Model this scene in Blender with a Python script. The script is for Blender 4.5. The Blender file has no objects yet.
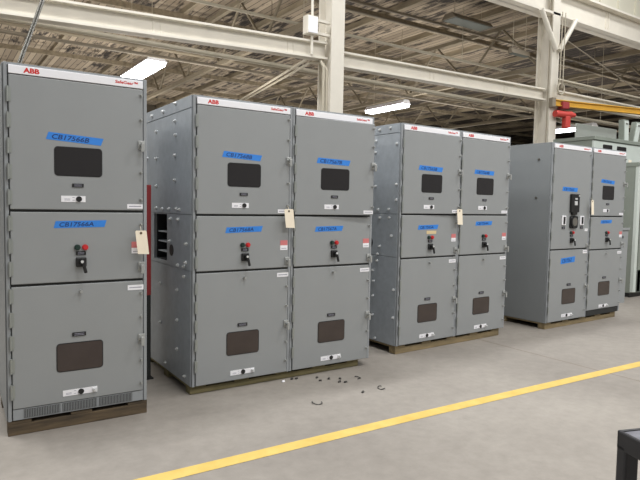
import bpy, bmesh, math, random
from mathutils import Matrix, Vector
random.seed(7)
SC = bpy.context.scene
COL = SC.collection
PI = math.pi

# ------------------------------------------------------------------ camera
YAW, PITCH, ROLL, CAM_H, F_PX = math.radians(34), 0.06165, -0.01869, 1.5754, 572.16
rt = Vector((math.cos(YAW), -math.sin(YAW), 0))
fh = Vector((math.sin(YAW), math.cos(YAW), 0))
fwd = fh * math.cos(PITCH) + Vector((0, 0, -math.sin(PITCH)))
upv = fh * math.sin(PITCH) + Vector((0, 0, math.cos(PITCH)))
Rc = rt * math.cos(ROLL) - upv * math.sin(ROLL)
Uc = rt * math.sin(ROLL) + upv * math.cos(ROLL)
cam_data = bpy.data.cameras.new('camera')
cam_data.sensor_width = 36
cam_data.lens = 36 * F_PX / 640
cam_data.clip_end = 200
cam = bpy.data.objects.new('camera', cam_data)
COL.objects.link(cam)
M = Matrix((Rc, Uc, -fwd)).transposed().to_4x4()
M.translation = Vector((0, 0, CAM_H))
cam.matrix_world = M
SC.camera = cam


def at(px, py, X=None, Y=None, Z=None):
    """survey helper: where the sight line through a photo point meets a wall, floor or shelf plane"""
    d = Rc * ((px - 320) / F_PX) + Uc * (-(py - 240) / F_PX) + fwd
    t = Y / d.y if Y is not None else X / d.x if X is not None else (Z - CAM_H) / d.z
    return Vector((0, 0, CAM_H)) + d * t


# ------------------------------------------------------------------ materials
def s2l(c):
    return tuple((v / 12.92 if v <= .04045 else ((v + .055) / 1.055) ** 2.4) for v in (x / 255 for x in c)) + (1,)


def mat(name, rgb, rough=.5, metal=0., noise=0., scale=8., bump=0., emit=0., stretch=None, rgb2=None, spec=.5, sharp=False):
    m = bpy.data.materials.new(name)
    m.use_nodes = True
    nt = m.node_tree
    b = nt.nodes['Principled BSDF']
    c = s2l(rgb)
    b.inputs['Base Color'].default_value = c
    b.inputs['Roughness'].default_value = rough
    b.inputs['Metallic'].default_value = metal
    b.inputs['Specular IOR Level'].default_value = spec
    if emit:
        b.inputs['Emission Color'].default_value = c
        b.inputs['Emission Strength'].default_value = emit
    if noise or rgb2:
        tc = nt.nodes.new('ShaderNodeTexCoord')
        mp = nt.nodes.new('ShaderNodeMapping')
        if stretch: mp.inputs['Scale'].default_value = stretch
        nz = nt.nodes.new('ShaderNodeTexNoise')
        nz.inputs['Scale'].default_value = scale
        nz.inputs['Detail'].default_value = 6
        nz.inputs['Roughness'].default_value = .6
        rp = nt.nodes.new('ShaderNodeValToRGB')
        lo, hi = (.44, .56) if sharp else (.3, .7)
        rp.color_ramp.elements[0].position = lo
        rp.color_ramp.elements[1].position = hi
        c2 = s2l(rgb2) if rgb2 else tuple(min(1, v * (1 + noise)) for v in c[:3]) + (1,)
        c1 = c if rgb2 else tuple(v * (1 - noise) for v in c[:3]) + (1,)
        rp.color_ramp.elements[0].color = c1
        rp.color_ramp.elements[1].color = c2
        L = nt.links.new
        L(tc.outputs['Object'], mp.inputs['Vector'])
        L(mp.outputs['Vector'], nz.inputs['Vector'])
        L(nz.outputs['Fac'], rp.inputs['Fac'])
        L(rp.outputs['Color'], b.inputs['Base Color'])
        if bump:
            bp = nt.nodes.new('ShaderNodeBump')
            bp.inputs['Strength'].default_value = bump
            bp.inputs['Distance'].default_value = .01
            L(nz.outputs['Fac'], bp.inputs['Height'])
            L(bp.outputs['Normal'], b.inputs['Normal'])
    return m


M_GREY = mat('grey_enamel', (145, 148, 149), .45, 0, .025, 3)
M_FRAME = mat('frame_grey', (146, 150, 153), .45, 0, .03, 3)
M_GALV = mat('galvanised_steel', (160, 166, 172), .45, .1, .09, 14)
M_SIDE = mat('painted_side_sheet', (134, 138, 140), .5, 0, .04, 2)
M_DARKIN = mat('dark_interior', (34, 36, 38), .8)
M_MATTBLACK = mat('matt_black', (42, 43, 42), .8)  # stands in for shade in door gaps and open base; also on the post
M_WHITE = mat('white_label', (238, 238, 242), .5, 0, .01)
M_RED = mat('red_lettering', (206, 40, 34), .5)
M_INK = mat('dark_ink', (24, 50, 105), .6)
M_TEXT = mat('small_print', (150, 150, 165), .6)
M_TAPE = mat('blue_masking_tape', (48, 128, 216), .6, 0, .05, 20)
M_PANE = mat('dark_window', (38, 36, 37), .22, 0, .05, 5, spec=.5)
M_PANE_LOW = mat('dark_window_low', (62, 53, 50), .25, 0, .12, 6, spec=.5)
M_BLACK = mat('black_plastic', (26, 26, 27), .45)
M_CHROME = mat('zinc_plated', (215, 217, 217), .35, .25)
M_STUD = mat('dull_zinc', (166, 168, 166), .4, .3)
M_HINGE = mat('hinge_steel', (150, 154, 150), .4, .4)
M_REDB = mat('red_button', (196, 44, 48), .4)
M_GREENB = mat('dark_green_button', (28, 52, 46), .4)
M_PINK = mat('red_white_warning', (205, 120, 120), .6)
M_BEIGE = mat('beige_paper', (212, 192, 150), .7)
M_TAG = mat('manila_tag', (242, 231, 210), .8, 0, .03, 10)
M_VENT = mat('vent_dark', (70, 71, 70), .7)
M_WOODD = mat('weathered_dark_wood', (58, 50, 40), .85, 0, scale=3, stretch=(1, 10, 8), rgb2=(106, 90, 68), bump=.3)
M_WOODY = mat('yellowish_wood', (100, 94, 66), .85, 0, scale=3, stretch=(1, 10, 8), rgb2=(136, 126, 90), bump=.3)
M_WOODT = mat('tan_wood', (104, 92, 68), .85, 0, scale=3, stretch=(1, 10, 8), rgb2=(146, 128, 94), bump=.3)
M_CREAM = mat('cream_paint', (216, 210, 197), .55, 0, .05, 2.5)
M_CREAMD = mat('cream_paint_dirty', (176, 166, 145), .7, 0, .12, 2)
M_PIPE = mat('painted_pipe', (178, 170, 152), .6, 0, .08, 3)
M_PIPED = mat('dull_pipe', (128, 118, 102), .6, 0, .1, 3)
M_JOIST = mat('brown_joist', (112, 101, 83), .8, 0, scale=2, stretch=(4, .6, 4), rgb2=(158, 146, 124))
M_TRUSS = mat('dusty_truss', (124, 114, 96), .75, 0, .12, 2)
M_WALL = mat('back_wall_brown', (88, 80, 68), .85, 0, .2, .6)
M_UPWALL = mat('upper_cream_cladding', (208, 204, 186), .7, 0, .06, 1.2)
M_REDP = mat('red_paint', (190, 62, 54), .5, 0, .06, 5)
M_REDD = mat('dark_red_paint', (150, 48, 50), .6, 0, .06, 5)
M_YEL = mat('crane_yellow', (208, 160, 52), .5, 0, .06, 4)
M_STEEL = mat('dull_steel', (120, 118, 112), .5, .5)
M_OLD = mat('old_grey_green_enamel', (134, 141, 132), .55, 0, .08, 1.5)
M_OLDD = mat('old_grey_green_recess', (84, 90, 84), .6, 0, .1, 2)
M_PALE = mat('pale_grey_board', (200, 208, 202), .6, 0, .03, 2)
M_LAMP = mat('fluorescent_diffuser', (246, 248, 255), .5, emit=14)
M_CART = mat('black_cart_plastic', (38, 38, 41), .55, 0, .12, 40)
M_CARTT = mat('worn_tray_surface', (88, 88, 95), .5, 0, scale=16, rgb2=(122, 122, 130))
M_RUBBER = mat('rubber', (24, 24, 24), .7)
M_SCRAP = mat('black_scrap', (62, 60, 57), .6)


def floor_material():
    m = bpy.data.materials.new('concrete_floor')
    m.use_nodes = True
    nt = m.node_tree
    b = nt.nodes['Principled BSDF']
    L = nt.links.new
    N = nt.nodes.new
    tc = N('ShaderNodeTexCoord')
    big = N('ShaderNodeTexNoise'); big.inputs['Scale'].default_value = .55; big.inputs['Detail'].default_value = 5
    fine = N('ShaderNodeTexNoise'); fine.inputs['Scale'].default_value = 9; fine.inputs['Detail'].default_value = 8; fine.inputs['Roughness'].default_value = .7
    for n in (big, fine): L(tc.outputs['Object'], n.inputs['Vector'])
    r1 = N('ShaderNodeValToRGB')
    r1.color_ramp.elements[0].position = .3; r1.color_ramp.elements[0].color = s2l((134, 128, 121))
    r1.color_ramp.elements[1].position = .7; r1.color_ramp.elements[1].color = s2l((155, 149, 141))
    L(big.outputs['Fac'], r1.inputs['Fac'])
    r2 = N('ShaderNodeValToRGB')
    r2.color_ramp.elements[0].position = .25; r2.color_ramp.elements[0].color = (.84, .84, .84, 1)
    r2.color_ramp.elements[1].position = .65; r2.color_ramp.elements[1].color = (1.05, 1.05, 1.05, 1)
    L(fine.outputs['Fac'], r2.inputs['Fac'])
    mul = N('ShaderNodeMixRGB'); mul.blend_type = 'MULTIPLY'; mul.inputs['Fac'].default_value = 1
    L(r1.outputs['Color'], mul.inputs['Color1']); L(r2.outputs['Color'], mul.inputs['Color2'])
    sep = N('ShaderNodeSeparateXYZ'); L(tc.outputs['Object'], sep.inputs['Vector'])
    # slab joints every 6 m both ways
    prev = mul.outputs['Color']
    for ax, off, per in (('X', 5.385, 5.75), ('Y', 1.2, 60.)):
        a = N('ShaderNodeMath'); a.operation = 'ADD'; a.inputs[1].default_value = -off + per * 20 + per / 2
        nz = N('ShaderNodeMath'); nz.operation = 'MULTIPLY_ADD'; nz.inputs[1].default_value = .03; nz.inputs[2].default_value = -.015
        L(fine.outputs['Fac'], nz.inputs[0])
        ad = N('ShaderNodeMath'); ad.operation = 'ADD'; L(sep.outputs[ax], ad.inputs[0]); L(nz.outputs[0], ad.inputs[1])
        L(ad.outputs[0], a.inputs[0])
        mo = N('ShaderNodeMath'); mo.operation = 'MODULO'; mo.inputs[1].default_value = per; L(a.outputs[0], mo.inputs[0])
        su = N('ShaderNodeMath'); su.operation = 'SUBTRACT'; su.inputs[1].default_value = per / 2; L(mo.outputs[0], su.inputs[0])
        ab = N('ShaderNodeMath'); ab.operation = 'ABSOLUTE'; L(su.outputs[0], ab.inputs[0])
        lt = N('ShaderNodeMath'); lt.operation = 'LESS_THAN'; lt.inputs[1].default_value = .008; L(ab.outputs[0], lt.inputs[0])
        mx = N('ShaderNodeMixRGB'); mx.inputs['Color2'].default_value = s2l((120, 108, 98))
        L(lt.outputs[0], mx.inputs['Fac']); L(prev, mx.inputs['Color1'])
        prev = mx.outputs['Color']
    L(prev, b.inputs['Base Color'])
    b.inputs['Roughness'].default_value = .6
    b.inputs['Specular IOR Level'].default_value = .3
    return m


def ceiling_material():
    m = bpy.data.materials.new('peeling_plank_ceiling')
    m.use_nodes = True
    nt = m.node_tree
    b = nt.nodes['Principled BSDF']
    L = nt.links.new
    N = nt.nodes.new
    tc = N('ShaderNodeTexCoord')
    def nz(sc, st, det):
        mp = N('ShaderNodeMapping'); mp.inputs['Scale'].default_value = st
        n = N('ShaderNodeTexNoise'); n.inputs['Scale'].default_value = sc; n.inputs['Detail'].default_value = det; n.inputs['Roughness'].default_value = .65
        L(tc.outputs['Object'], mp.inputs['Vector']); L(mp.outputs['Vector'], n.inputs['Vector'])
        return n
    patch = nz(2.3, (2.6, .5, 1), 6)
    patch2 = nz(.3, (1, 1, 1), 3)
    add = N('ShaderNodeMath'); add.operation = 'MULTIPLY_ADD'; add.inputs[1].default_value = .75
    L(patch2.outputs['Fac'], add.inputs[0]); L(patch.outputs['Fac'], add.inputs[2])
    sx = N('ShaderNodeSeparateXYZ'); L(tc.outputs['Object'], sx.inputs['Vector'])
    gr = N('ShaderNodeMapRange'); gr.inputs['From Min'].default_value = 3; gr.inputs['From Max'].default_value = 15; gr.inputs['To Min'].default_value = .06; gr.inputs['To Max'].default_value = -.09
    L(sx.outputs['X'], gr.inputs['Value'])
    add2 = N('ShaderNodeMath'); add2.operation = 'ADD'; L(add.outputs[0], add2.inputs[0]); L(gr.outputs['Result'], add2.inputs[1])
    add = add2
    r = N('ShaderNodeValToRGB')
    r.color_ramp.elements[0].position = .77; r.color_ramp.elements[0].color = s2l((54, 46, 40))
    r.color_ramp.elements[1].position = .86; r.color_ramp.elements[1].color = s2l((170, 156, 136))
    L(add.outputs[0], r.inputs['Fac'])
    # board grooves
    sep = N('ShaderNodeSeparateXYZ'); L(tc.outputs['Object'], sep.inputs['Vector'])
    mu = N('ShaderNodeMath'); mu.operation = 'MULTIPLY'; mu.inputs[1].default_value = 1 / .17; L(sep.outputs['X'], mu.inputs[0])
    fr = N('ShaderNodeMath'); fr.operation = 'FRACT'; L(mu.outputs[0], fr.inputs[0])
    lt = N('ShaderNodeMath'); lt.operation = 'LESS_THAN'; lt.inputs[1].default_value = .13; L(fr.outputs[0], lt.inputs[0])
    fl = N('ShaderNodeMath'); fl.operation = 'FLOOR'; L(mu.outputs[0], fl.inputs[0])
    wn = N('ShaderNodeTexWhiteNoise'); wn.noise_dimensions = '1D'; L(fl.outputs[0], wn.inputs['W'])
    rr = N('ShaderNodeValToRGB'); rr.color_ramp.elements[0].color = (.55, .53, .51, 1); rr.color_ramp.elements[1].color = (1.05, 1.05, 1.05, 1)
    L(wn.outputs['Value'], rr.inputs['Fac'])
    mul = N('ShaderNodeMixRGB'); mul.blend_type = 'MULTIPLY'; mul.inputs['Fac'].default_value = 1
    L(r.outputs['Color'], mul.inputs['Color1']); L(rr.outputs['Color'], mul.inputs['Color2'])
    mx = N('ShaderNodeMixRGB'); mx.inputs['Color2'].default_value = s2l((84, 74, 62))
    L(lt.outputs[0], mx.inputs['Fac']); L(mul.outputs['Color'], mx.inputs['Color1'])
    L(mx.outputs['Color'], b.inputs['Base Color'])
    b.inputs['Roughness'].default_value = .9
    return m


# ------------------------------------------------------------------ mesh helpers
def box(bm, x0, x1, y0, y1, z0, z1, mi=0, bev=0., rot=None, piv=None):
    g = bmesh.ops.create_cube(bm, size=1)
    vs = g['verts']
    for v in vs:
        v.co = Vector(((x0 + x1) / 2 + v.co.x * (x1 - x0), (y0 + y1) / 2 + v.co.y * (y1 - y0), (z0 + z1) / 2 + v.co.z * (z1 - z0)))
    fs = set(f for v in vs for f in v.link_faces)
    if bev:
        es = set(e for v in vs for e in v.link_edges)
        r = bmesh.ops.bevel(bm, geom=list(es), offset=bev, segments=2, profile=.5, affect='EDGES')
        fs = set(r['faces']) | set(f for f in fs if f.is_valid)
        for f in list(fs):
            for v in f.verts:
                fs |= set(v.link_faces)
    for f in fs: f.material_index = mi
    if rot is not None:
        vv = set(v for f in fs for v in f.verts)
        bmesh.ops.rotate(bm, verts=list(vv), cent=piv or Vector(((x0 + x1) / 2, (y0 + y1) / 2, (z0 + z1) / 2)), matrix=rot)
    return fs


def cyl(bm, p0, p1, r, mi=0, seg=10, r2=None):
    p0, p1 = Vector(p0), Vector(p1)
    d = p1 - p0
    if d.length < 1e-6: return
    q = Vector((0, 0, 1)).rotation_difference(d).to_matrix().to_4x4()
    q.translation = (p0 + p1) / 2
    g = bmesh.ops.create_cone(bm, cap_ends=True, segments=seg, radius1=r, radius2=r if r2 is None else r2, depth=d.length, matrix=q)
    for f in set(f for v in g['verts'] for f in v.link_faces):
        f.material_index = mi
        if len(f.verts) == 4: f.smooth = True
    for f in set(f for v in g['verts'] for f in v.link_faces):
        if len(f.verts) != 4:
            for e in f.edges: e.smooth = False


def tube(bm, pts, r, mi=0, seg=8):
    pts = [Vector(p) for p in pts]
    for a, b in zip(pts, pts[1:]): cyl(bm, a, b, r, mi, seg)
    for p in pts[1:-1]:
        g = bmesh.ops.create_icosphere(bm, subdivisions=1, radius=r * 1.05, matrix=Matrix.Translation(p))
        for f in set(f for v in g['verts'] for f in v.link_faces): f.material_index = mi; f.smooth = True


def plate(bm, pts, y0, y1, mi=0):
    """polygon in the x-z plane, y0 is the front"""
    a = [bm.verts.new((x, y0, z)) for x, z in pts]
    b = [bm.verts.new((x, y1, z)) for x, z in pts]
    n = len(pts)
    fs = [bm.faces.new(a), bm.faces.new(b[::-1])]
    for i in range(n): fs.append(bm.faces.new((a[i], b[i], b[(i + 1) % n], a[(i + 1) % n])))
    for f in fs: f.material_index = mi
    bmesh.ops.recalc_face_normals(bm, faces=fs)


def rrect(x0, x1, z0, z1, r, n=4):
    out = []
    for cx, cz, a0 in ((x1 - r, z1 - r, 0), (x0 + r, z1 - r, 90), (x0 + r, z0 + r, 180), (x1 - r, z0 + r, 270)):
        for k in range(n + 1):
            a = math.radians(a0 + 90 * k / n)
            out.append((cx + r * math.cos(a), cz + r * math.sin(a)))
    return out


_txt = {}
def text(bm, s, x, z, h, y, mi=0, bold=0., shear=0., width=None, rot=0.):
    """lettering standing in the x-z plane facing -y, lower-left corner at (x, z), cap height h"""
    key = (s, bold, shear)
    if key not in _txt:
        cu = bpy.data.curves.new('lettering', 'FONT')
        cu.body = s; cu.size = 1; cu.offset = bold; cu.shear = shear; cu.resolution_u = 3; cu.extrude = 0
        o = bpy.data.objects.new('lettering', cu)
        COL.objects.link(o)
        bpy.context.view_layer.update()
        me = bpy.data.meshes.new_from_object(o.evaluated_get(bpy.context.evaluated_depsgraph_get()))
        bpy.data.objects.remove(o); bpy.data.curves.remove(cu)
        _txt[key] = me
    me = _txt[key]
    xs = [v.co.x for v in me.vertices]; ys = [v.co.y for v in me.vertices]
    x0, x1, y0, y1 = min(xs), max(xs), min(ys), max(ys)
    k = h / (y1 - y0)
    kx = k if width is None else width / (x1 - x0)
    c, sn = math.cos(rot), math.sin(rot)
    vs = []
    for v in me.vertices:
        a, b = (v.co.x - x0) * kx, (v.co.y - y0) * k
        vs.append(bm.verts.new((x + a * c - b * sn, y, z + a * sn + b * c)))
    for p in me.polygons:
        try:
            f = bm.faces.new([vs[i] for i in p.vertices]); f.material_index = mi
        except ValueError:
            pass


def obj(name, bm, mats, parent=None, off=None, loc=None):
    if off is not None: bmesh.ops.translate(bm, verts=bm.verts, vec=-Vector(off))
    me = bpy.data.meshes.new(name)
    bm.to_mesh(me); bm.free()
    for m in (mats if isinstance(mats, (list, tuple)) else [mats]): me.materials.append(m)
    o = bpy.data.objects.new(name, me)
    COL.objects.link(o)
    if parent: o.parent = parent
    if loc is not None: o.location = loc
    return o


def NB(): return bmesh.new()


def tag(o, label=None, cat=None, group=None, kind=None):
    if label: o['label'] = label
    if cat: o['category'] = cat
    if group: o['group'] = group
    if kind: o['kind'] = kind
    return o


def empty(name, loc=(0, 0, 0), rz=0., **k):
    o = bpy.data.objects.new(name, None)
    COL.objects.link(o)
    o.location = loc; o.rotation_euler = (0, 0, rz); o.empty_display_size = .1
    tag(o, **k)
    return o


# ------------------------------------------------------------------ room
FLOOR = NB(); box(FLOOR, -14, 34, -8, 27, -.2, 0)
tag(obj('floor', FLOOR, floor_material()), kind='structure')
COLY = 7.80            # column line
ROOF = 6.1
b = NB(); box(b, -14, 34, COLY + .3, 27, ROOF, ROOF + .15)
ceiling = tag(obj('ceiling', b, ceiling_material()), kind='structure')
b = NB(); box(b, -14, 34, 27, 27.2, 0, ROOF)
tag(obj('wall_back', b, M_WALL), kind='structure')
b = NB(); box(b, -14.2, -14, COLY, 27, 0, ROOF)
tag(obj('wall_left', b, M_WALL), kind='structure')
b = NB(); box(b, 34, 34.2, -8, 27, 0, ROOF)
tag(obj('wall_right', b, M_WALL), kind='structure')
b = NB(); box(b, -14, 34, COLY + .1, COLY + .25, 6.35, 9.5)
for i in range(60): box(b, -14 + i * .8, -14 + i * .8 + .06, COLY + .06, COLY + .12, 6.35, 9.5)
tag(obj('wall_upper', b, M_UPWALL), kind='structure')

# joists under the plank ceiling, running away from the columns
JB = NB(); box(JB, -.04, .04, COLY + .35, 26.98, ROOF - .13, ROOF)
j0 = obj('ceiling_joist', JB, M_JOIST, ceiling)
n = 0
for i in range(20):
    x = -8.5 + i * 1.92
    j = j0 if n == 0 else j0.copy()
    if n: COL.objects.link(j); j.parent = ceiling
    j.location = (x, 0, 0); n += 1
# purlins along the building
b = NB(); box(b, -14, 34, -.035, .035, ROOF - .26, ROOF - .13)
p0 = obj('roof_purlin', b, M_JOIST, ceiling)
for i, y in enumerate((10.4, 13.2, 16.0, 18.8, 21.6, 24.4)):
    p = p0 if i == 0 else p0.copy()
    if i: COL.objects.link(p); p.parent = ceiling
    p.location = (0, y, 0)

# ------------------------------------------------------------------ steel frame
C1, C2, C0, C3 = 5.41, 11.16, -.34, 16.91


def column(x, name='steel_column'):
    r = empty(name, (x, COLY, 0), kind='structure')
    w, d, t = .125, .19, .025
    b = NB(); box(b, -w, w, -d, -d + t, 0, 6.3); box(b, -w, w, d - t, d, 0, 6.3); box(b, -.012, .012, -d + t, d - t, 0, 6.3)
    # stiffening channel on the web
    box(b, -.05, -.012, -.06, .06, 0, 6.3)
    obj('shaft', b, M_CREAM, r)
    b = NB(); box(b, -.22, .22, -.28, .28, 0, .03); obj('base_plate', b, M_CREAM, r)
    b = NB()
    for sx in (-1, 1):
        pass
    return r


cols = {}
for x, nm in ((C0, 'side'), (C1, 'one'), (C2, 'two'), (C3, 'far')):
    cols[nm] = column(x)
tag(cols['side'], 'cream steel column hidden behind the lone switchgear cabinet', 'column')
tag(cols['one'], 'cream steel column with a white junction box, behind the cutout cabinets', 'column')
tag(cols['two'], 'cream steel column with knee braces and a yellow jib arm', 'column')
tag(cols['far'], 'cream steel column beyond the yellow jib arm', 'column')
# knee braces up to the girder
for nm, zt, in (('one', 5.72), ('two', 5.72)):
    for s in (-1, 1):
        b = NB(); tube(b, [(s * .06, -.24, 4.98 if nm == 'two' else 5.0), (s * .62, -.24, zt)], .055, 0, 6)
        b2 = obj('knee_brace', b, M_CREAM, cols[nm])

# low cream tie beams between the columns (I-section)
def ibeam(name, p0, p1, h, w, t, m, label, cat):
    p0, p1 = Vector(p0), Vector(p1)
    d = p1 - p0; L_ = d.length
    r = empty(name, p0, 0, kind='structure', label=label, cat=cat)
    r.rotation_euler = (0, -math.atan2(d.z, d.xy.length), math.atan2(d.y, d.x))
    b = NB()
    box(b, 0, L_, -w, w, -h / 2, -h / 2 + t); box(b, 0, L_, -w, w, h / 2 - t, h / 2); box(b, 0, L_, -.01, .01, -h / 2, h / 2)
    obj('beam_section', b, m, r)
    b = NB()
    for k in range(1, int(L_ / 2.1) + 1):
        for o_ in (0, .1):
            box(b, k * 2.1 - .01 + o_, k * 2.1 + .01 + o_, -w * .2, w * .2, -h / 2 + t, h / 2 - t)
    obj('stiffener', b, m, r)
    return r


ibeam('tie_beam', (-8.0, COLY, 3.50), (C1 - .13, COLY, 4.04), .27, .09, .03, M_CREAM, 'cream steel beam meeting the junction box column from the left', 'beam')
ibeam('tie_beam', (C1 + .13, COLY, 3.96), (C2 - .13, COLY, 4.05), .25, .09, .03, M_CREAM, 'cream steel beam spanning between the two cream columns', 'beam')
ibeam('tie_beam', (C2 + .13, COLY, 4.07), (C3 - .13, COLY, 4.1), .25, .09, .03, M_CREAM, 'cream steel beam running behind the yellow jib arm', 'beam')
gird = ibeam('crane_girder', (-14, COLY - .02, 6.02), (33, COLY - .02, 6.02), .6, .17, .05, M_CREAM, 'deep cream crane girder on top of the columns', 'beam')
gird.location.z = 6.03
b = NB(); box(b, 0, 47, -.03, .03, .3, .36); obj('crane_rail', b, M_PIPED, gird)

# roof trusses running back from the column line
def truss(x, label):
    r = empty('roof_truss', (x, 0, 0), kind='structure', label=label, cat='roof truss')
    y0, y1, zb, zt = COLY + .2, 26.9, 4.65, ROOF - .27
    b = NB(); box(b, -.05, .05, y0, y1, zb, zb + .09); obj('bottom_chord', b, M_TRUSS, r)
    b = NB(); box(b, -.05, .05, y0, y1, zt - .09, zt); obj('top_chord', b, M_TRUSS, r)
    k = 9
    st = (y1 - y0) / k
    for i in range(k):
        a, c_ = y0 + i * st, y0 + (i + 1) * st
        b = NB(); tube(b, [(0, a, zb + .05), (0, (a + c_) / 2, zt - .05)], .03, 0, 6); obj('web_member', b, M_TRUSS, r)
        b = NB(); tube(b, [(0, (a + c_) / 2, zt - .05), (0, c_, zb + .05)], .03, 0, 6); obj('web_member', b, M_TRUSS, r)


truss(C0, 'dusty roof truss running back above the lone cabinet')
truss(C1, 'dusty roof truss running back from the junction box column')
truss(C2, 'dusty roof truss running back from the knee braced column')
truss(C3, 'dusty roof truss running back beyond the jib arm')


# ------------------------------------------------------------------ pipes and cables overhead
def hang_pipe(name, p0, p1, r, m, label, cat='pipe', hang=True, top=ROOF):
    o = empty(name, p0, 0, label=label, cat=cat)
    p0, p1 = Vector(p0), Vector(p1)
    b = NB(); cyl(b, (0, 0, 0), p1 - p0, r, 0, 10); obj('pipe', b, m, o)
    if hang:
        k = max(2, int((p1 - p0).length / 8))
        for i in range(k):
            q = (p1 - p0) * ((i + .5) / k)
            b = NB(); cyl(b, q, (q.x, q.y, top - p0.z), .008, 0, 6); obj('hanger_rod', b, m, o)
    return o


def xpipe(px, py, Y, r, m, label, x0=-9, x1=30):
    z = at(px, py, Y=Y).z
    return hang_pipe('overhead_pipe', (x0, Y, z), (x1, Y, z), r, m, label, hang=z < ROOF - .25)


xpipe(330, 31, 9.2, .028, M_PIPE, 'thin cream pipe that passes just behind the junction box', x0=-4, x1=24)
xpipe(420, 27.5, 9.7, .03, M_PIPED, 'dull brown pipe above the thin cream pipe')
xpipe(400, 13.5, 9.25, .03, M_PIPED, 'highest dull pipe below the plank ceiling')
xpipe(330, 74.5, 9.0, .04, M_PIPE, 'cream pipe running just below the cream beams')
xpipe(420, 99, 10.2, .03, M_PIPED, 'lowest dull pipe seen above the switchgear tops')
xpipe(420, 93, 12.5, .045, M_TRUSS, 'thick dusty pipe at the back of the low bay')

# conduit that comes down the junction box column and sweeps back
r = empty('conduit_bundle', (C1 - .1, COLY - .1, 0), label='pair of cream conduits bending from the junction box column toward the back', cat='conduit')
for k in range(2):
    x = C1 - .16 - k * .06
    e = at(246 - 6 * k, 99 + k, Y=COLY + 6)
    b = NB(); tube(b, [(x, COLY - .12, .02), (x, COLY - .12, 3.72 + k * .05), (x - .02, COLY - .02, 3.86 + k * .05), (x - .08, COLY + .25, 3.9 + k * .05), e], .024, 0, 8)
    obj('conduit', b, M_PIPE, r, off=r.location)

# junction box on the first column
r = empty('junction_box', (C1 - .47, COLY - .1, 4.37), label='white junction box bracketed to the side of the cream column', cat='junction box')
b = NB(); box(b, -.1, .1, -.07, .07, -.14, .14, 0, .008); obj('box_body', b, M_CREAM, r)
b = NB(); box(b, -.085, .085, -.078, -.068, -.125, .125, 0, .003); obj('cover', b, M_WHITE, r)
for z in (-.1, .1):
    b = NB(); box(b, .09, .36, -.03, .03, z - .02, z + .02); obj('bracket', b, M_CREAM, r)
b = NB(); cyl(b, (.03, 0, .14), (.03, 0, .42), .022); obj('conduit', b, M_CREAM, r)
b = NB(); cyl(b, (.03, 0, -.14), (.03, 0, -.44), .022); obj('conduit', b, M_CREAM, r)

# hanging chain above the lone cabinet
def chain(pA, pB, name, label):
    pA, pB = Vector(pA), Vector(pB)
    n_ = 46
    b = NB()
    d = (pB - pA) / n_
    q = Vector((0, 0, 1)).rotation_difference(d)
    for i in range(n_):
        c_ = pA + d * (i + .5)
        roll = Matrix.Rotation(PI / 2 * (i % 2), 4, 'Z')
        mm = Matrix.Translation(c_) @ q.to_matrix().to_4x4() @ roll
        pts = []
        for k in range(12):
            a = 2 * PI * k / 12
            pts.append(mm @ Vector((.02 * math.cos(a), 0, .045 * math.sin(a))))
        for k in range(12): cyl(b, pts[k], pts[(k + 1) % 12], .007, 0, 5)
    return tag(obj(name, b, M_STEEL), label, 'chain')


chain(at(45, -6, Y=7.35), at(19, 64, Y=7.2), 'hanging_chain', 'grey steel chain slanting down behind the lone cabinet')


# ------------------------------------------------------------------ light fixtures
def fixture(x, y, z, L_, w, label, lit=True, along='Y'):
    o = empty('ceiling_light', (x, y, z), 0 if along == 'Y' else PI / 2, label=label, cat='ceiling light', group='fluorescent fixtures of the low bay' if lit else None)
    b = NB()
    plate(b, [(-w, 0), (w, 0), (w * .5, .11), (-w * .5, .11)], -L_ / 2, L_ / 2); obj('housing', b, M_WHITE if lit else M_PIPED, o)
    if lit:
        b = NB(); box(b, -w * .92, w * .92, -L_ / 2 + .02, L_ / 2 - .02, -.07, 0, 0, .025); obj('diffuser', b, M_LAMP, o)
    else:
        b = NB(); box(b, -w * .9, w * .9, -L_ / 2 + .03, L_ / 2 - .03, -.012, 0); obj('diffuser', b, M_OLDD, o)
    for s in (-1, 1):
        b = NB(); cyl(b, (0, s * L_ * .35, .1), (0, s * L_ * .35, ROOF - z), .006, 0, 6); obj('suspension_rod', b, M_PIPE, o)
    return o


fixture(3.56, 11.9, 4.24, 1.95, .2, 'lit fluorescent fixture glowing just above the lone cabinet')
fixture(10.1, 11.9, 4.2, 1.55, .15, 'lit fluorescent fixture seen above the gap after the cutout cabinets')
fixture(17.3, 11.3, 4.2, 2.0, .2, 'lit fluorescent fixture glowing behind the red hoist')
zz = at(468, 24, Y=9.0)
fixture(zz.x, 9.0, zz.z, 1.25, .2, 'unlit dark fixture hanging high under the plank ceiling', lit=False, along='X')
zz = at(519, 55, Y=8.2)
fixture(zz.x, 8.2, zz.z, .62, .06, 'slim unlit fixture just left of the knee braced column', lit=False, along='X')

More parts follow.
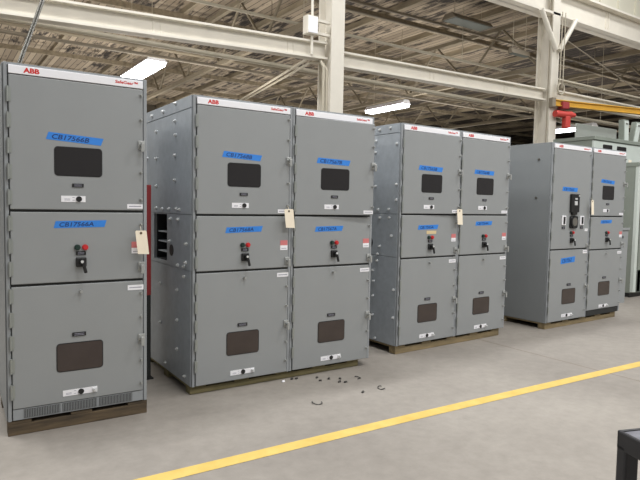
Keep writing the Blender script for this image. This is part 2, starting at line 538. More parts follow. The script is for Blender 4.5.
# ------------------------------------------------------------------ jib crane, hoist, pulley at the second column
JS = at(553, 102.6, Y=COLY - .25)
JE = JS + Vector((7.6, .7, 0))
E2 = at(662, 114, Z=JS.z)
r = empty('jib_crane_arm', JS, 0, label='yellow jib crane arm reaching right from the knee braced column', cat='crane')
dv = (E2 - JS); ang = math.atan2(dv.y, dv.x); r.rotation_euler = (0, 0, ang); LJ = dv.length
b = NB(); box(b, 0, LJ, -.05, .05, .05, .066); box(b, 0, LJ, -.05, .05, -.066, -.05); box(b, 0, LJ, -.012, .012, -.066, .066); obj('arm_beam', b, M_YEL, r)
b = NB(); box(b, -.07, .03, -.06, .06, -.1, .1, 0, .01); obj('pivot_bracket', b, M_PIPED, r)
hx = .3
h = empty('chain_hoist', JS + Vector((math.cos(ang) * hx, math.sin(ang) * hx, -.07)), ang, label='red electric hoist hanging under the yellow jib arm', cat='hoist')
h.scale = (.78, .78, .78)
b = NB(); box(b, -.12, .12, -.1, .1, -.06, .13, 0, .02); obj('trolley', b, M_REDD, h)
b = NB(); cyl(b, (-.3, 0, -.2), (.28, 0, -.2), .095, 0, 14); cyl(b, (.28, 0, -.2), (.4, 0, -.2), .06, 0, 12); obj('motor', b, M_REDP, h)
b = NB(); box(b, .02, .2, -.08, .08, -.58, -.24, 0, .025); obj('chain_container', b, M_REDP, h)
b = NB(); cyl(b, (-.08, 0, -.27), (-.08, 0, -.42), .012); bmesh.ops.create_uvsphere(b, u_segments=10, v_segments=8, radius=.03, matrix=Matrix.Translation((-.08, 0, -.44))); obj('hook', b, M_STEEL, h)

P0 = at(561, 86, Y=COLY - .32)
r = empty('pulley_block', P0, 0, label='steel pulley block hanging on two cables by the knee braced column', cat='pulley')
b = NB()
for i in range(16):
    a, c_ = 2 * PI * i / 16, 2 * PI * (i + 1) / 16
    cyl(b, (.115 * math.cos(a), 0, .115 * math.sin(a) - .06), (.115 * math.cos(c_), 0, .115 * math.sin(c_) - .06), .022, 0, 6)
obj('wheel', b, M_PIPE, r)
b = NB(); box(b, -.03, .03, -.03, .03, -.06, .12, 0, .008); obj('cheek_plate', b, M_PIPED, r)
for s in (-.05, .06):
    b = NB(); cyl(b, (s, 0, .02), (s, 0, 5.76 - P0.z), .012, 0, 6); obj('cable', b, M_PIPE, r)
Q0, Q1 = at(565, 81, Y=COLY - .15), at(650, 99, Y=COLY - .15); Q0.x = C2 + .125
hang_pipe('overhead_pipe', Q0, (Q1.x + 1.5, Q1.y, Q0.z), .025, M_PIPE, 'thin white pipe running right from the pulley block above the jib arm', hang=False)
A_, T_ = at(566, 40, Y=COLY - .24), at(645, 96, Y=COLY)
B_ = A_ + (T_ - A_) * ((C3 - .1 - A_.x) / (T_.x - A_.x))
b = NB(); cyl(b, (0, 0, 0), B_ - A_, .014, 0, 6)
o = obj('overhead_cable', b, M_PIPED); o.location = A_; tag(o, 'dark cable slanting down to the right from the knee brace', 'cable')


# ------------------------------------------------------------------ switchgear
W = .914
H = 2.352
DF = -.03     # door front plane


def bolt(bm, x, y, z, r, mi=0):
    cyl(bm, (x, y, z), (x, y - .014, z), r, mi, 6)


def section(parent_xy, rz, off, base_z, D, label, spec):
    """one switchgear section; local x along the front, y into the depth, z up"""
    cx, cy = parent_xy
    loc = (cx + off * math.cos(rz), cy + off * math.sin(rz), base_z)
    root = empty('switchgear_cabinet', loc, rz, label=label, cat='switchgear cabinet', group='switchgear cabinets in a row')
    low = spec.get('low', -.072)
    vents = spec.get('vents', False)
    # --- body
    b = NB()
    g = .0015
    rec = spec.get('recess')
    if rec:
        ys0, ys1, zr0, zr1 = rec
        dp = .42
        box(b, dp, W - g, 0, D, 0, H, 0)
        box(b, g, dp, 0, ys0, 0, H, 0); box(b, g, dp, ys1, D, 0, H, 0)
        box(b, g, dp, ys0, ys1, 0, zr0, 0); box(b, g, dp, ys0, ys1, zr1, H, 0)
        box(b, dp - .01, dp, ys0, ys1, zr0, zr1, 1)
        box(b, g + .02, dp, ys0, ys0 + .01, zr0, zr1, 1); box(b, g + .02, dp, ys1 - .01, ys1, zr0, zr1, 1)
        box(b, g + .02, dp, ys0, ys1, zr0, zr0 + .01, 1); box(b, g + .02, dp, ys0, ys1, zr1 - .01, zr1, 1)
    else:
        box(b, g, W - g, 0, D, 0, H, 0)
    # front stiles and rails
    box(b, g, .024, -.022, 0, 0, H, 0, .004); box(b, W - .026, W - g, -.022, 0, 0, H, 0, .004)
    box(b, .024, W - .026, -.022, 0, H - .016, H, 0)
    if spec.get('lifted'): pass
    obj('cabinet_body', b, [spec.get('bodymat', M_FRAME), M_DARKIN], root)
    # --- exposed side sheet with bolts
    if spec.get('side'):
        sm = M_GALV if spec['side'] != 'plain' else M_SIDE
        b = NB()
        t = .006
        segs = [(0.0, D, .0, .942), (0.0, D, .948, 1.40), (0.0, D, 1.406, 2.25), (0.0, D, 2.256, H)] if spec['side'] != 'plain' else [(0., D, 0, H)]
        for (y0, y1, z0, z1) in segs:
            if rec and z0 < rec[2] < z1:
                box(b, -t, 0, y0, rec[0], z0, z1); box(b, -t, 0, rec[1], y1, z0, z1)
                box(b, -t, 0, rec[0], rec[1], z0, rec[2]); 
                if z1 > rec[3]: box(b, -t, 0, rec[0], rec[1], rec[3], z1)
            else:
                box(b, -t, 0, y0, y1, z0, z1, 0, .002)
        sp = obj('side_panel', b, sm, root)
        tag(sp, 'bare galvanised side panel' if spec['side'] != 'plain' else 'plain grey painted side panel')
        for (y, z) in spec.get('bolts', []):
            b = NB(); cyl(b, (-t, y, z), (-t - .012, y, z), .016, 0, 6); cyl(b, (-t - .012, y, z), (-t - .022, y, z), .008, 0, 6)
            obj('bolt', b, M_CHROME if spec['side'] != 'plain' else M_STEEL, sp)
        for (y, z, r_) in spec.get('holes', []):
            b = NB()
            pts = 20
            cyl(b, (-t - .003, y, z), (-t + .001, y, z), r_, 0, 20)
            obj('cable_port', b, M_BLACK, sp)
        if rec:
            for k in range(3):
                z = rec[2] + .07 + k * .09
                b = NB(); box(b, .03, .4, rec[0] + .02, rec[1] - .02, z, z + .012); obj('inner_shelf', b, M_GALV, root)

    # --- header strip with lettering
    b = NB(); box(b, .03, .882, -.034, -.004, 2.282, 2.336, 0, .003); hs = obj('header_strip', b, M_WHITE, root)
    b = NB(); text(b, 'ABB', .116, 2.293, .033, -.0346, 0, bold=.045, width=.095); obj('lettering', b, M_RED, hs)
    b = NB(); text(b, 'SafeGear\u2122', .69, 2.301, .022, -.0346, 0, bold=.03, width=.155); obj('lettering', b, M_RED, hs)

    # --- door builder
    def door(nm, z0, z1, x1=.882, ajar=0.):
        hu = .03
        b = NB(); box(b, .03, x1, DF, -.004, z0, z1, 0, .005)
        d = obj(nm, b, M_GREY, root, off=(hu, 0, 0), loc=(hu, 0, 0))
        d.rotation_euler = (0, 0, -ajar)
        def sub(name, bm, m, label=None):
            o = obj(name, bm, m, d, off=(hu, 0, 0))
            if label: o['label'] = label
            return o
        return d, sub

    def hinges(sub, zs, L_=.1):
        for z in zs:
            b = NB(); cyl(b, (.022, DF - .006, z - L_ / 2), (.022, DF - .006, z + L_ / 2), .007, 0, 10)
            box(b, .024, .044, DF - .004, DF, z - L_ / 2 + .005, z + L_ / 2 - .005)
            sub('hinge', b, M_HINGE)

    def studs(sub, zs, x=.868):
        for z in zs:
            b = NB(); cyl(b, (x, DF, z), (x, DF - .004, z), .012, 0, 10); cyl(b, (x, DF - .004, z), (x, DF - .026, z), .0075, 0, 6)
            sub('door_bolt', b, M_STUD)

    def latch(sub, z, x=.868):
        b = NB(); box(b, x - .022, x + .026, DF - .01, DF, z - .032, z + .032, 0, .004)
        cyl(b, (x, DF - .01, z), (x, DF - .045, z), .015, 0, 10)
        box(b, x - .012, x + .012, DF - .052, DF - .04, z - .05, z + .016, 0, .004)
        sub('latch', b, M_STUD)

    def pane(sub, x0, x1, z0, z1, m):
        b = NB(); plate(b, rrect(x0 - .006, x1 + .006, z0 - .006, z1 + .006, .024), DF - .002, DF + .004, 1)
        plate(b, rrect(x0, x1, z0, z1, .018), DF - .0035, DF - .0015, 0)
        sub('window_pane', b, [m, M_BLACK])

    def nameplate(sub, x0, x1, z0, z1):
        b = NB(); box(b, x0, x1, DF - .006, DF, z0, z1, 0, .001)
        for k in range(2): box(b, x0 + .012, x1 - .012, DF - .0068, DF - .006, z0 + (z1 - z0) * (.25 + .35 * k), z0 + (z1 - z0) * (.36 + .35 * k), 1)
        sub('nameplate', b, [M_BLACK, M_TEXT])

    def keylabel(sub, x0, x1, z0, z1, kx, catch=False):
        b = NB(); box(b, x0, x1, DF - .002, DF, z0, z1)
        zc = (z0 + z1) / 2
        for k in range(2):
            box(b, x0 + .02, x0 + .055, DF - .0026, DF - .002, zc - .002 - k * .008, zc + .001 - k * .008, 1)
            box(b, x0 + .07, x0 + .085, DF - .0026, DF - .002, zc - .010 + k * .018, zc - .007 + k * .018, 1)
        sub('instruction_label', b, [M_WHITE, M_TEXT])
        b = NB(); cyl(b, (kx, DF, zc), (kx, DF - .008, zc), .019, 0, 18); sub('access_plug', b, M_BLACK)
        if catch:
            b = NB(); box(b, x1 - .032, x1 - .004, DF - .012, DF, zc - .012, zc + .012, 0, .003); cyl(b, (x1 - .018, DF - .012, zc), (x1 - .018, DF - .03, zc), .008, 0, 8)
            sub('catch', b, M_CHROME)

    def tape(sub, x0, x1, z, h_, txt, tilt=-.06, ink=1.):
        b = NB()
        c, s_ = math.cos(tilt), math.sin(tilt)
        def R(x, zz_): return (x0 + (x - x0) * c - (zz_) * s_, z + (x - x0) * s_ + zz_ * c)
        plate(b, [R(x0 - .006, -h_ / 2), R(x1 - .012, -h_ / 2), R(x1 + .004, h_ / 2), R(x0 + .008, h_ / 2)], DF - .0012, DF - .0002, 0)
        px, pz = R(x0 + .03, -h_ * .33)
        text(b, txt, px, pz, h_ * .64, DF - .002, 1, bold=.012, shear=.2, width=(x1 - x0) * .66, rot=tilt)
        sub('tape_strip', b, [M_TAPE, M_INK], label='blue masking tape with a handwritten number')

    def cornerlabel(sub, x0, x1, z0, z1):
        b = NB(); box(b, x0, x1, DF - .002, DF, z0, z1)
        box(b, x0 + .012, x1 - .012, DF - .0026, DF - .002, (z0 + z1) / 2 - .003, (z0 + z1) / 2 + .003, 1)
        sub('corner_label', b, [M_WHITE, M_TEXT], label='small white label')

    def warn(sub, x0, x1, z0, z1):
        b = NB(); zm = z0 + (z1 - z0) * .48
        box(b, x0, x1, DF - .002, DF, z0, zm, 0); box(b, x0, x1, DF - .002, DF, zm, z1, 1)
        box(b, x0 + .01, x1 - .01, DF - .0026, DF - .002, z0 + .012, z0 + .017, 2)
        sub('warning_label', b, [M_WHITE, M_PINK, M_TEXT], label='small red and white warning label')

    def controls(sub, ox=0., oz=0., full=True):
        for x, m, nm in ((.434, M_GREENB, 'dark green push button'), (.484, M_REDB, 'red push button')):
            b = NB(); cyl(b, (x + ox, DF, 1.153 + oz), (x + ox, DF - .014, 1.153 + oz), .02, 0, 16); cyl(b, (x + ox, DF - .014, 1.153 + oz), (x + ox, DF - .024, 1.153 + oz), .014, 0, 16)
            sub('push_button', b, m, label=nm)
        nameplate(sub, .425 + ox, .49 + ox, 1.1 + oz, 1.125 + oz)
        b = NB(); box(b, .424 + ox, .492 + ox, DF - .02, DF, 1.018 + oz, 1.084 + oz, 0, .006)
        cyl(b, (.458 + ox, DF - .02, 1.055 + oz), (.458 + ox, DF - .045, 1.055 + oz), .016, 0, 12)
        obj_ = sub('rotary_switch', b, M_BLACK)
        b = NB(); box(b, .45 + ox, .472 + ox, DF - .055, DF - .04, .975 + oz, 1.07 + oz, 0, .006, rot=Matrix.Rotation(-.25, 3, 'Y'), piv=Vector((.46 + ox, DF - .05, 1.06 + oz)))
        sub('switch_handle', b, M_BLACK)
        b = NB(); cyl(b, (.456 + ox, DF - .055, 1.058 + oz), (.456 + ox, DF - .062, 1.058 + oz), .01, 0, 10); sub('lock_barrel', b, M_CHROME)

    kind = spec.get('kind', 'std')
    G1, G2 = 1.403, spec.get('g2', .935)
    zbot = .082 if vents else .006
    if kind == 'std':
        d, sub = door('upper_door', G1 + .008, 2.277, ajar=spec.get('ajar', 0))
        hinges(sub, (2.15, 1.985, 1.82, 1.655, 1.49)); studs(sub, (2.235, 2.06, 1.685, 1.49)); latch(sub, 1.88)
        pane(sub, .3, .595, 1.645, 1.83, M_PANE); nameplate(sub, .405, .478, 1.566, 1.59); keylabel(sub, .335, .49, 1.464, 1.506, .447)
        tape(sub, .252, .606, 1.903, .05, spec['t1'], spec.get('tilt', -.05))
        cornerlabel(sub, .77, .88, 1.424, 1.456)
        d, sub = door('middle_door', G2 + .008, G1 - .009)
        hinges(sub, (1.32, 1.17, 1.02)); studs(sub, (1.31,)); latch(sub, 1.005)
        tape(sub, *spec.get('t2box', (.292, .625, 1.31)), .047, spec['t2'], spec.get('tilt2', .02))
        controls(sub, 0., spec.get('co', 0))
        warn(sub, .8, .872, 1.1, 1.185)
        if spec.get('sticker'):
            b = NB(); box(b, .4, .55, DF - .002, DF, 1.19, 1.225); sub('beige_sticker', b, M_BEIGE, label='beige paper sticker')
        d, sub = door('lower_door', zbot, G2 - .009)
        lo = low
        hinges(sub, [z + (0 if vents else -.03) for z in (.84, .685, .53, .375, .2)]); studs(sub, [z + (0 if vents else -.03) for z in (.81, .635, .312, .142)]); latch(sub, .474 + (0 if vents else -.03))
        nameplate(sub, .398, .487, .536 + lo, .563 + lo); pane(sub, .302, .595, .3 + lo, .488 + lo, M_PANE_LOW)
        keylabel(sub, .335, .56, .122 + lo, .163 + lo, .452, True)
        cornerlabel(sub, .772, .885, G2 - .075, G2 - .038)
        b = NB(); cyl(b, (.455, DF, G2 - .06), (.455, DF - .03, G2 - .06), .011, 0, 8); sub('interlock_stud', b, M_STUD)
    elif kind == 'relay':
        d, sub = door('upper_door', G2 + .015, 2.277)
        hinges(sub, (2.15, 1.9, 1.65, 1.4, 1.15)); studs(sub, (2.235,)); latch(sub, 1.0)
        tape(sub, .24, .59, 1.762, .055, spec['t1'], -.02)
        # relay
        b = NB(); box(b, .415, .6, DF - .035, DF, 1.455, 1.7, 0, .01); box(b, .45, .565, DF - .03, DF, 1.42, 1.465, 0, .01); sub('protection_relay', b, M_BLACK)
        b = NB(); box(b, .475, .54, DF - .04, DF - .035, 1.55, 1.605, 0, .002); sub('relay_display', b, M_CHROME)
        b = NB(); box(b, .482, .535, DF - .04, DF - .035, 1.625, 1.645, 0); sub('rating_label', b, M_CHROME)
        b = NB(); cyl(b, (.575, DF - .035, 1.675), (.575, DF - .043, 1.675), .01, 0, 8); sub('cover_screw', b, M_CHROME)
        b = NB(); cyl(b, (.51, DF, 1.325), (.51, DF - .03, 1.325), .078, 0, 24); box(b, .425, .595, DF - .02, DF, 1.245, 1.405, 0, .02); sub('meter', b, M_BLACK)
        b = NB(); cyl(b, (.51, DF - .03, 1.328), (.51, DF - .034, 1.328), .056, 0, 20); sub('meter_dial', b, M_STEEL)
        for x in (.29, .715):
            b = NB(); box(b, x - .045, x + .045, DF - .012, DF, 1.285, 1.41, 0, .004); sub('test_block', b, M_WHITE)
            b = NB(); box(b, x - .018, x + .018, DF - .02, DF - .012, 1.3, 1.395, 0, .003); sub('test_switch', b, M_BLACK)
            nameplate(sub, x - .035, x + .035, 1.235, 1.265)
        controls(sub, .03, .03)
        cornerlabel(sub, .80, .87, 1.2, 1.235)
        d, sub = door('lower_door', zbot, G2 - .003)
        hinges(sub, (.8, .65, .5, .35, .17)); studs(sub, (.78, .6, .28, .11)); latch(sub, .445)
        tape(sub, .27, .6, .805, .075, spec['t2'], .06)
        nameplate(sub, .43, .52, .47, .5); pane(sub, .33, .635, .23, .425, M_PANE_LOW); keylabel(sub, .335, .58, .05, .092, .452, True)
        cornerlabel(sub, .78, .885, G2 - .06, G2 - .015)
    if spec.get('openbase'):
        b = NB(); box(b, .03, .86, -.024, -.002, .004, .078); obj('base_opening_shade', b, M_MATTBLACK, root)  # dark plate painting the shade of the open base
    elif vents:
        b = NB(); box(b, .03, .882, -.026, -.002, .006, .078, 0, .002); vp = obj('vent_panel', b, M_FRAME, root)
        for x0, x1 in ((.095, .318), (.333, .558), (.574, .803)):
            b = NB(); box(b, x0, x1, -.029, -.026, .016, .074, 0)
            k = 22
            for i in range(k):
                xx = x0 + (x1 - x0) * (i + .5) / k
                box(b, xx - .0016, xx + .0016, -.032, -.029, .018, .072, 1)
            o = obj('vent_grille', b, [M_VENT, M_FRAME], vp)
    # black strips added to stand for shade in the gaps between doors
    for z in (G1, G2) if kind == 'std' else (G2 + .006,):
        b = NB(); box(b, .03, .882, -.016, -.001, z - .012, z + .012); obj('door_gap_shade', b, M_MATTBLACK, root)
    b = NB(); box(b, .0245, .0295, -.018, -.001, .01, 2.33); obj('door_gap_shade', b, M_MATTBLACK, root)
    return root


def skid(x, y, rz, L_, D, h_, m, label, ins=0.0, rins=0.):
    r = empty('wooden_skid', (x, y, 0), rz, label=label, cat='pallet', group='wooden skids under the switchgear')
    for yy, w in ((ins, .1), (D / 2 - .05, .1), (D - .12, .1)):
        b = NB(); box(b, .0, L_ - rins, yy, yy + w, 0, h_ - .022, 0, .004); obj('runner', b, m, r)
    k = 3 if L_ < 1.2 else 5
    for i in range(k):
        xx = (L_ - rins - .14) * i / (k - 1)
        b = NB(); box(b, xx, xx + .14, ins, D - .02, h_ - .022, h_ - .001, 0, .003); obj('deck_board', b, m, r)


R = math.radians
CABS = [((.378, 4.231), R(-1.58), .098), ((1.708, 4.375), R(-.42), .072), ((4.034, 4.524), R(1.79), .088), ((6.591, 4.494), R(.86), .081)]
bolts2 = [(.679, 2.301), (.36, 2.332), (.875, 2.144), (.375, 2.186), (.357, 2.067), (.372, 1.9), (.875, 1.9), (.37, 1.689), (.874, 1.646), (1.149, 1.915), (.873, 1.446), (.701, 1.439), (.521, 1.442), (.327, 1.446), (.254, 1.441), (.477, 1.356), (.285, 1.357), (.995, 2.3), (.496, 1.162), (.092, 1.164), (.104, 1.009), (.29, .97), (.147, .974), (.14, .891), (.3, .76), (.3, .5), (.3, .25), (.75, .76), (.75, .4), (.12, .06), (.6, .06)]
bolts3 = [(.311, 2.307), (.141, 2.312), (.368, 2.191), (.372, 2.069), (.358, 1.911), (.358, 1.701), (.308, 1.447), (.136, 1.453), (.276, 1.361), (.125, 1.365), (.511, 1.256), (.039, 2.139), (.03, 1.717), (.026, 1.552), (.086, 1.17), (.267, 1.048), (.295, .962), (.305, .887), (.369, .776), (.355, .659), (.358, .493), (.36, .28), (.309, .028), (.03, .6), (.03, .3)]

p, a, z = CABS[0]
section(p, a, 0, z, 1.3, 'lone grey switchgear cabinet one section wide with vent grilles along its base', dict(low=0, vents=True, g2=.908, t1='CB17566B', t2='CB17566A', tilt=-.06, side='plain'))
skid(p[0], p[1] - .0, a, .914, 1.3, z, M_WOODD, 'dark weathered wooden skid under the lone vented cabinet', ins=-.02)
p, a, z = CABS[1]
section(p, a, 0, z, 1.25, 'grey switchgear cabinet with an open cutout in its galvanised side panel', dict(t1='CB17568B', t2='CB17568A', side='galv', bolts=bolts2, holes=[(.46, 1.085, .05)], recess=(.58, .95, .975, 1.395), t2box=(.283, .622, 1.278), g2=.938, tilt2=.03))
section(p, a, W, z, 1.25, 'grey switchgear cabinet with a slightly ajar upper door, joined to the cutout cabinet', dict(t1='CB17567B', t2='CB17567A', ajar=R(3.0), t2box=(.25, .56, 1.28), g2=.938, tilt=-.03))
skid(p[0], p[1], a, 1.828, 1.25, z, M_WOODY, 'long olive stained wooden skid under the cutout pair of cabinets', ins=.02, rins=.1)
p, a, z = CABS[2]
section(p, a, 0, z, 1.3, 'grey switchgear cabinet with a beige sticker above its push buttons', dict(t1='CB17565B', t2='CB17565A', side='galv', bolts=bolts3, holes=[(.445, 1.08, .062)], sticker=True, ajar=R(2.0), t2box=(.27, .58, 1.262), tilt=-.03))
section(p, a, W, z, 1.3, 'grey switchgear cabinet joined to the right of the beige sticker cabinet', dict(t1='CB17564B', t2='CB17564A', t2box=(.3, .6, 1.3), tilt=-.02))
skid(p[0], p[1], a, 1.828, 1.3, z, M_WOODT, 'tan wooden skid under the beige sticker pair of cabinets', ins=-.01, rins=.08)
p, a, z = CABS[3]
section(p, a, 0, z, 1.3, 'grey switchgear cabinet with a black relay and meter on its tall door', dict(kind='relay', t1='CB17563', t2='CB17562', side='plain', bolts=[(.17, 2.14), (.8, 1.6), (.19, 1.64)], g2=.955))
section(p, a, W, z, 1.3, 'grey switchgear cabinet joined to the right of the relay cabinet', dict(t1='CB17561B', t2='CB17561A', low=-.02, vents=True, openbase=True, t2box=(.29, .58, 1.325), co=.02))
skid(p[0], p[1], a, 1.828, 1.3, z, M_WOODT, 'tan wooden skid under the relay pair of cabinets', ins=-.01, rins=.08)


# ------------------------------------------------------------------ paper tags hanging on the cabinets
def loc_on(ci, u, z, front=.085):
    (x, y), a, bz = CABS[ci]
    return (x + u * math.cos(a) + front * math.sin(a), y + u * math.sin(a) - front * math.cos(a), bz + z), a


def paper_tag(ci, u, z, w, h_, label, lean=.06, turn=0.):
    l, a = loc_on(ci, u, z)
    r = empty('paper_tag', l, a + turn, label=label, cat='tag', group='manila tags hanging on the cabinets')
    b = NB()
    pts = [(-w / 2, -.008), (-w / 2 + .006, 0), (w / 2 - .006, 0), (w / 2, -.008), (w / 2 + lean * .3, -h_), (-w / 2 + lean * .3, -h_ + .004)]
    plate(b, pts, -.001, .001); obj('card', b, M_TAG, r)
    b = NB(); cyl(b, (0, -.003, -.018), (0, .003, -.018), .009, 0, 12); obj('eyelet', b, M_WOODD, r)
    b = NB(); tube(b, [(0, -.002, -.018), (.004, .015, .012), (.002, .03, .03)], .0016, 0, 5); obj('string', b, M_TAG, r)


paper_tag(0, .853, 1.268, .08, .172, 'manila paper tag hanging on the lone vented cabinet')
paper_tag(1, .85, 1.46, .09, .165, 'manila paper tag hanging at the seam of the cutout cabinets')
paper_tag(2, .862, 1.465, .085, .175, 'manila paper tag hanging at the seam of the beige sticker cabinets')
paper_tag(3, .87, 1.625, .06, .2, 'narrow manila paper tag hanging at the seam beside the black relay')

# ------------------------------------------------------------------ yellow line
LP = [(0, 3.165), (1.0, 3.129), (3.23, 3.072), (6.0, 2.957), (15, 2.57)]
def line_y(x):
    for (xa, ya), (xb, yb) in zip(LP, LP[1:]):
        if x <= xb or (xb, yb) == LP[-1]: return ya + (yb - ya) * (x - xa) / (xb - xa)
b = NB()
xs = [-3, -1, 0, 1, 2, 3, 4, 5, 6, 8, 11, 15]
for x0, x1 in zip(xs, xs[1:]):
    vs = [b.verts.new(q) for q in ((x0, line_y(x0) - .055, .002), (x1, line_y(x1) - .055, .002), (x1, line_y(x1) + .055, .002), (x0, line_y(x0) + .055, .002))]
    b.faces.new(vs)
bmesh.ops.remove_doubles(b, verts=b.verts, dist=1e-4)
M_LINE = mat('yellow_floor_paint', (196, 166, 84), .65, 0, scale=7, rgb2=(212, 184, 104))
tag(obj('floor_marking', b, M_LINE), 'yellow painted stripe crossing the concrete floor in front of the cabinets', 'floor marking', kind='thing')

# ------------------------------------------------------------------ scraps on the floor
def scrap(px, py, kind, label, m=M_SCRAP, s=1., grp='black scraps on the concrete'):
    P = at(px, py, Z=0)
    b = NB()
    if kind == 'curl':
        pts = [Vector((.035 * s * math.cos(t), .028 * s * math.sin(t), .006 + .004 * math.sin(2 * t))) for t in [k * .45 for k in range(10)]]
        for q0, q1 in zip(pts, pts[1:]): cyl(b, q0, q1, .0042, 0, 6)
    else:
        pts = [(-.03 * s, -.006), (-.008 * s, -.012), (.026 * s, -.004), (.03 * s, .01), (.004, .014), (-.022 * s, .008)]
        a_ = [b.verts.new((x, y, .002)) for x, y in pts]; c_ = [b.verts.new((x * .8, y * .8, .012)) for x, y in pts]
        b.faces.new(a_[::-1]); b.faces.new(c_)
        for i in range(6): b.faces.new((a_[i], a_[(i + 1) % 6], c_[(i + 1) % 6], c_[i]))
    o = obj('floor_scrap', b, m); o.location = (P.x, P.y, 0); o.rotation_euler = (0, 0, random.uniform(0, 6.28))
    tag(o, label, 'scrap', grp)


scrap(317, 403.3, 'curl', 'curled black scrap nearest the yellow line', s=1.2)
scrap(381.7, 388.3, 'curl', 'curled black scrap farthest from the cutout skid', s=1.2)
scrap(357.4, 378.3, 'curl', 'curled black scrap just off the end of the olive skid', s=1.)
scrap(363, 392.5, 'chip', 'small black chip between the two outer curled scraps', s=.8)
scrap(283.2, 381.8, 'chip', 'tiny white fleck close to the olive skid', M_WHITE, .7)
for q in ((292, 379.4), (296.5, 379), (317, 378), (320.2, 381), (329, 379), (339.8, 379), (339.5, 382), (345.6, 382.5)):
    scrap(*q, 'chip', 'black chip in the loose scatter along the front of the olive skid', s=random.uniform(.5, .9), grp='black chips along the olive skid')

# ------------------------------------------------------------------ red post between the first cabinets
P = at(148.6, 240, X=1.58)
b = NB(); box(b, -.018, .018, -.028, .028, 0, 1.7, 0, .004)
r = empty('red_post', (1.555, P.y - .06, 0), label='thin post with a dark red sleeve standing in the gap beside the cutout side panel', cat='post')
obj('upright', b, M_MATTBLACK, r)
b = NB(); box(b, -.02, .02, -.03, .03, .75, 1.72, 0, .004); obj('sleeve', b, M_REDD, r)
b = NB(); box(b, -.035, .035, -.05, .05, 0, .012); obj('foot_plate', b, M_MATTBLACK, r)

# ------------------------------------------------------------------ old equipment behind on the right
def old_enclosure(x, y, w, d, h_, label):
    r = empty('equipment_enclosure', (x, y, 0), label=label, cat='electrical enclosure')
    b = NB(); box(b, 0, w, .03, d, .08, h_, 0, .01); obj('enclosure_body', b, M_OLD, r)
    b = NB(); box(b, .02, w - .02, .05, d - .02, 0, .08); obj('plinth', b, M_BLACK, r)
    return r


r = old_enclosure(10.42, 5.35, 2.2, .6, 2.42, 'tall old grey green enclosure with vertical ribs at the far right')
for x0, x1, y0 in ((0, .09, -.02), (.16, .27, .0), (.4, .46, .0), (.7, .82, -.01), (1.2, 1.32, -.01), (1.7, 1.82, -.01), (2.1, 2.2, -.01)):
    b = NB(); box(b, x0, x1, y0, .05, .1, 2.4, 0, .006); obj('rib', b, M_PALE if x0 == 0 else M_OLD, r)
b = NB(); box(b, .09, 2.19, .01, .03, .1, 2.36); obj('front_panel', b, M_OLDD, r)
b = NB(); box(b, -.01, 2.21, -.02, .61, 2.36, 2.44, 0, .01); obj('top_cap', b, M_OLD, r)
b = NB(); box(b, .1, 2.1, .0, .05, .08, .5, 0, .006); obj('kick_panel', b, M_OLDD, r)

A0, A1 = at(594, 140, Y=6.3), at(650, 142, Y=6.3)
wA = A1.x - A0.x
r = old_enclosure(A0.x, 6.3, wA, .85, 2.98, 'grey enclosure with two dark windows behind the relay pair')
b = NB(); box(b, 0, wA, .0, .04, 2.4, 2.92, 0, .006); obj('front_panel', b, M_PALE, r)
for q in (1.0, 1.16, 1.3):
    b = NB(); box(b, q, q + .07, .0, .04, .1, 2.4, 0, .006); obj('rib', b, M_OLD, r)
b = NB(); box(b, -.02, wA + .02, -.03, .87, 2.93, 3.0, 0, .006); obj('top_cap', b, M_OLD, r)
for px0, px1, py0, py1 in ((603, 612, 144.3, 149.5), (617, 626, 146.3, 152)):
    a_, c_ = at(px0, py0, Y=6.3), at(px1, py1, Y=6.3)
    b = NB(); plate(b, rrect(a_.x - A0.x, c_.x - A0.x, c_.z - .04, a_.z, .02), -.006, .004); obj('window_pane', b, M_PANE, r)
a_ = at(628.5, 160, Y=6.3)
b = NB(); box(b, a_.x - A0.x, a_.x - A0.x + .1, -.012, .0, a_.z - .25, a_.z, 0, .002); obj('placard', b, M_TAG, r)

B0, B1 = at(577, 125, Y=8.6), at(617, 127, Y=8.6)
r = empty('panel_board', (B0.x, 8.6, 0), label='pale grey flat panel standing tall behind the windowed enclosure', cat='panel')
wB = B1.x - B0.x
b = NB(); box(b, 0, wB, 0, .05, .1, B0.z + .05, 0, .008); obj('board', b, M_PALE, r)
for x in (.15, wB - .25):
    b = NB(); box(b, x, x + .1, -.1, .4, 0, .1, 0, .004); box(b, x + .02, x + .08, .05, .1, .1, 2.2); obj('foot', b, M_OLDD, r)

# tilted grey boxes on top of the windowed enclosure
BX = at(624, 137, Y=6.45)
for k, (dx, lean, lb) in enumerate(((0, -.03, 'grey metal box standing upright on the windowed enclosure, nearest the hoist'), (.36, .12, 'grey metal box leaning right in the middle of the trio on the windowed enclosure'), (.74, .16, 'grey metal box leaning right at the outer end of the trio on the windowed enclosure'))):
    r = empty('metal_box', (BX.x + dx, 6.45, 3.0), label=lb, cat='metal box', group='boxes on the windowed enclosure')
    def sheared(bm):
        for v in bm.verts: v.co.x += lean * v.co.z / .45
        return bm
    b = NB(); box(b, 0, .19, 0, .12, .0, .46, 0, .012); obj('casing', sheared(b), M_OLD, r)
    b = NB(); box(b, .015, .175, -.008, .0, .03, .43, 0, .003); obj('cover', sheared(b), M_PALE, r)
    b = NB(); box(b, .06, .13, -.02, -.008, .36, .39, 0, .002); obj('handle', sheared(b), M_STEEL, r)

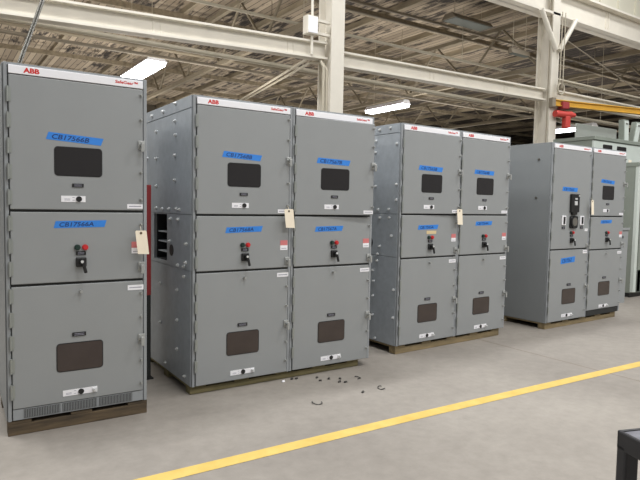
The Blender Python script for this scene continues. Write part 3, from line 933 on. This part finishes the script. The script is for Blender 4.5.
# leaning sheet panel beside the relay pair
r = empty('loose_panel', (9.45, 5.14, 0), label='grey sheet metal panel leaning beside the relay pair', cat='panel')
b = NB()
for f in [0]:
    pts = [(0, 0), (.33, 0), (.6, 1.27), (0, 1.27)]
    plate(b, pts, 0, .012)
    plate(b, [(.0, 1.24), (.6, 1.24), (.605, 1.28), (0, 1.28)], -.02, .0)
o = obj('sheet', b, M_GREY, r); o.rotation_euler = (R(-6), 0, 0)
b = NB()
for x in (.28, .36): box(b, x, x + .05, -.006, .0, 1.1, 1.14)
o = obj('latch_slot', b, M_BLACK, r); o.rotation_euler = (R(-6), 0, 0)

# ------------------------------------------------------------------ black cart in the corner
ang = math.atan2(-.33, .94)
r = empty('utility_cart', (1.859, .979, 0), ang, label='black plastic utility cart with a rimmed tray in the lower corner', cat='cart')
LX, LY = .8, .46
def tray(z0, nm):
    b = NB()
    box(b, .006, LX - .006, -LY + .006, -.006, z0, z0 + .047, 1, .004)
    t = .014
    box(b, 0, LX, -t, 0, z0 - .012, z0 + .052, 0, .006); box(b, 0, LX, -LY, -LY + t, z0 - .012, z0 + .052, 0, .006)
    box(b, 0, t, -LY, 0, z0 - .012, z0 + .052, 0, .006); box(b, LX - t, LX, -LY, 0, z0 - .012, z0 + .052, 0, .006)
    obj(nm, b, [M_CART, M_CARTT], r)
tray(.8, 'top_tray'); tray(.2, 'bottom_tray')
for x in (.0, LX - .055):
    for y in (-.042, -LY):
        b = NB(); box(b, x, x + .055, y, y + .042, .15, .81, 0, .008); l_ = obj('leg', b, M_CART, r)
        b = NB(); cyl(b, (x + .028, y + .008, .06), (x + .028, y + .034, .06), .058, 0, 18); obj('wheel', b, M_RUBBER, l_)
        b = NB(); box(b, x + .01, x + .046, y, y + .006, .05, .15); box(b, x + .01, x + .046, y + .036, y + .042, .05, .15); box(b, x + .01, x + .046, y, y + .042, .12, .15); obj('caster_fork', b, M_STEEL, l_)
b = NB(); tube(b, [(LX, -.04, .83), (LX + .12, -.04, .9), (LX + .12, -LY + .04, .9), (LX, -LY + .04, .83)], .016, 0, 10); obj('push_handle', b, M_CART, r)

# ------------------------------------------------------------------ lights
def area(name, loc, sx, sy, power, rot=(0, 0, 0), col=(1, .98, .94)):
    l = bpy.data.lights.new(name, 'AREA'); l.shape = 'RECTANGLE'; l.size = sx; l.size_y = sy; l.energy = power; l.color = col
    o = bpy.data.objects.new(name, l); COL.objects.link(o); o.location = loc; o.rotation_euler = rot
    return o


for x, e_ in ((-5, 25), (2.4, 262), (8, 300), (14, 280)):
    for y in (-4, .8):
        area('unseen_high_bay_light', (x, y, 8.4), 2.4, .6, e_, col=(1, .99, .975))
for x, e_ in ((-6, 180), (-.8, 330), (3.0, 200), (12, 170)):  # unseen row added to brighten the cabinets' left sides, not their fronts
    area('unseen_high_bay_light', (x, 5.6, 8.4), 2.4, .6, e_, col=(.97, .985, 1))
for x, y, z_ in ((3.56, 11.9, 4.1), (10.1, 11.9, 4.08), (17.3, 11.3, 4.08)):
    area('tube_lamp', (x, y, z_), .3, 1.6, 40, col=(.96, .98, 1))
area('unseen_low_bay_light', (-2.5, 9.5, 4.9), .5, 2.4, 260, rot=(0, math.radians(-25), 0))  # added light without a fixture, grazes the upper cabinet sides
for x in (-2, 5, 12, 19):
    area('unseen_low_bay_light', (x, 19, 4.4), .4, 2.4, 50)
for x in (-3, 4, 11, 18):  # upward fill added behind the cabinets to brighten the ceiling, no fixtures there
    for y in (11.5, 17.5, 23.5):
        area('ceiling_fill', (x, y, 3.0), 3.0, 3.0, 125, rot=(PI, 0, 0), col=(1, .96, .9))

w = bpy.data.worlds.new('world'); SC.world = w; w.use_nodes = True
bg = w.node_tree.nodes['Background']
bg.inputs['Color'].default_value = (1, .98, .95, 1); bg.inputs['Strength'].default_value = .34
SC.view_settings.view_transform = 'Standard'
SC.view_settings.look = 'None'
SC.view_settings.exposure = 0
